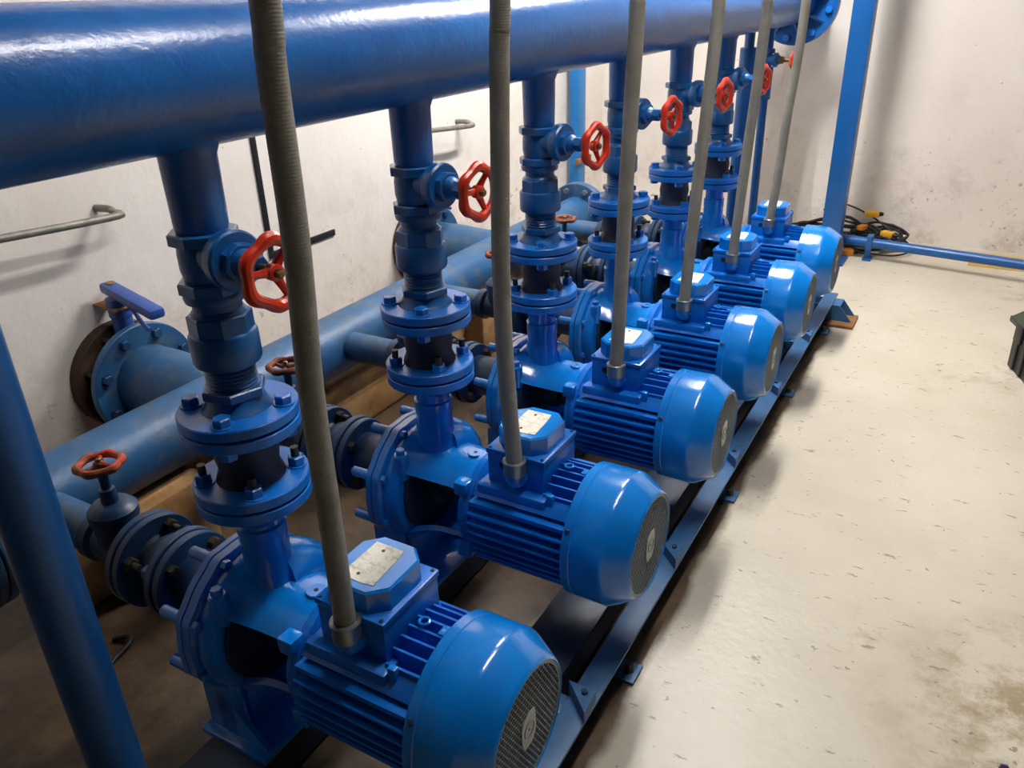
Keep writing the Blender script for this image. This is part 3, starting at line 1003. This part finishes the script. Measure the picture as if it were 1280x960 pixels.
# ------------------------------------------------------------------ wall items
def rung(anch, corner, left, name_label):
    pts = [Vector((XW - .01, anch[0], anch[1])), Vector((XW + .05, anch[0] + .01, anch[1])), Vector((XW + .085, anch[0] + .055, anch[1] - .01)), Vector((XW + .1, anch[0] + .02, anch[1] - .022)), Vector((XW + .1, left[0], left[1])), ]
    pts2 = [pts[0], pts[1], Vector((XW + .08, anch[0], anch[1] - .005)), Vector((XW + .1, anch[0] - .03, anch[1] - .012)), Vector((XW + .1, left[0] + .06, left[1])), Vector((XW + .085, left[0] + .01, left[1])), Vector((XW + .05, left[0], left[1])), Vector((XW - .01, left[0], left[1]))]
    o = MB().tube(smooth_path(pts2, 6), .011, 12).build('wall_rung', 'galv', None, 60)
    tag(o, name_label, 'wall handle', 'bent steel rungs on the side wall')
rung((.655, HZ + .51), None, (.05, HZ + .53), 'bent galvanised rung on the wall above the violet blue lever valve')
rung((2.60, HZ + .495), None, (2.16, HZ + .51), 'bent galvanised rung on the wall behind the fifth riser from the back wall')
o = thing('cable_strip', (XW, 1.3, 0), 'black L shaped cable strip fixed to the side wall', 'cable strip')
MB().box(0, .008, -.012, .012, HZ + .2, ZC, .002).build('vertical_run', 'black', o)
MB().box(0, .008, -.012, .355, HZ + .175, HZ + .2, .002).build('horizontal_run', 'black', o)

# ------------------------------------------------------------------ loose things on the floor
def coil(cx, cy, rx, ry, z, n, seed, label):
    rnd = random.Random(seed)
    pts = []
    for i in range(n * 10 + 4):
        a = 2 * PI * i / 10
        k = 1 + rnd.uniform(-.14, .14)
        pts.append((cx + rx * k * math.cos(a) + rnd.uniform(-.01, .01), min(cy + ry * k * math.sin(a), YB - .03), z + .006 * (i / 10) + rnd.uniform(0, .05) * (1 + math.sin(a)) * .7))
    return tag(MB().tube(smooth_path(pts, 4), .0065, 8).build('cable_coil', 'black', None, 60), label, 'cable', 'black cables heaped by the end wall')
coil(.30, 4.15, .24, .14, .012, 10, 3, 'big black cable coil heaped behind the square column')
coil(.53, 4.17, .14, .11, .014, 8, 8, 'smaller black cable coil heaped right beside the square column')
coil(.44, 4.06, .15, .07, .012, 6, 21, 'flat black cable coil on the floor under the slim blue pipe')
m = MB().tube(smooth_path([(.2, 4.28, .16), (.3, 4.3, .2), (.45, 4.27, .16), (.6, 4.2, .09), (.72, 4.12, .03), (.66, 4.0, .012), (.5, 3.98, .012), (.38, 4.02, .012)], 8), .0055, 8).build('loose_cable', 'black', None, 60)
tag(m, 'loose black cable end looping out of the coiled cables', 'cable')
def plug(loc, rz, mat, s, label):
    t = thing('cable_plug', loc, label, 'plug', 'plugs lying in the cable heap')
    t.rotation_euler = (0, 0, rz)
    MB().box(-.05 * s, .05 * s, -.03 * s, .03 * s, 0, .045 * s, .008 * s).build('plug_body', mat, t)
    MB().lathe([(.05 * s, .018 * s), (.08 * s, .014 * s), (.085 * s, .008 * s)], 'x', (0, 0, .022 * s), 14).build('strain_relief', 'black', t)
plug((.475, 4.235, .155), .3, 'yellow', .75, 'yellow plug on top of the cable heap near the wall')
plug((.40, 3.93, .0), .5, 'orange', .85, 'orange plug on the floor below the slim blue pipe')
plug((.585, 4.13, .075), -.4, 'yellow', .7, 'yellow plug half hidden behind the slim blue pipe')
plug((.45, 4.1, .11), 1.2, 'orange', .6, 'orange plug in the middle of the cable heap')
tag(MB().box(1.01, 2.1, 4.0, 4.2, 0, .022, .002).build('wooden_board', 'wood', None), 'yellow wooden board lying on the floor under the slim blue pipe', 'board')

bx = thing('tool_case', (1.212, 2.70, 0), 'black tool case with olive lid standing on the open floor', 'case')
bx.rotation_euler = (0, 0, math.radians(20))
m = MB()
bot = [(.0, -.568), (.376, -.568), (.376, .006), (.02, .006), (.0, -.014)]
top = [(-.002, -.57), (.38, -.57), (.38, .012), (.02, .012), (-.002, -.01)]
vs = [(x, y, 0) for x, y in bot] + [(x, y, .17) for x, y in top]
m.add(vs, [(0, 1, 2, 3, 4), (5, 6, 7, 8, 9)] + [(i, (i + 1) % 5, 5 + (i + 1) % 5, 5 + i) for i in range(5)])
m.build('case_body', 'case', bx, 0)
m = MB()
m.box(-.018, .395, -.585, .026, .17, .195, .006)
m.build('lid_rim', 'olive', bx)
m = MB()
l0 = [(-.01, -.575), (.387, -.575), (.387, .018), (-.01, .018)]
l1 = [(.03, -.535), (.347, -.535), (.347, -.022), (.03, -.022)]
m.add([(x, y, .195) for x, y in l0] + [(x, y, .245) for x, y in l1], [(0, 1, 2, 3), (4, 5, 6, 7)] + [(i, (i + 1) % 4, 4 + (i + 1) % 4, 4 + i) for i in range(4)])
ld = m.build('lid', 'olive', bx, 0)
for y in (-.1, -.46):
    MB().box(-.03, -.016, y - .03, y + .03, .13, .2, .003).build('latch', 'case', bx)
for y in (-.06, -.13, -.2, -.27, -.34, -.41, -.48):
    MB().box(-.008, .012, y - .012, y + .012, .005, .16, .002).build('side_rib', 'case', bx)
o = MB().add([(0, 0, 0), (.022, .004, 0), (.016, .02, 0), (.003, .016, 0), (.004, .003, .012), (.016, .008, .008)], [(0, 1, 2, 3), (0, 1, 5, 4), (1, 2, 5), (2, 3, 4, 5), (3, 0, 4)]).build('plastic_scrap', 'violet', None, 0)
o.location = (1.235, .60, 0)
tag(o, 'small violet plastic scrap on the open cream floor', 'scrap')
o = MB().tube(smooth_path([(0, 0, .006), (.03, .02, .012), (.05, .01, .01), (.06, -.04, .006), (.075, -.07, .005)], 5), [.006] * 21, 8).build('cable_offcut', 'black', None, 60)
o.location = (-.62, .0, 0)
tag(o, 'short black cable offcut on the bare floor by the round post', 'cable')
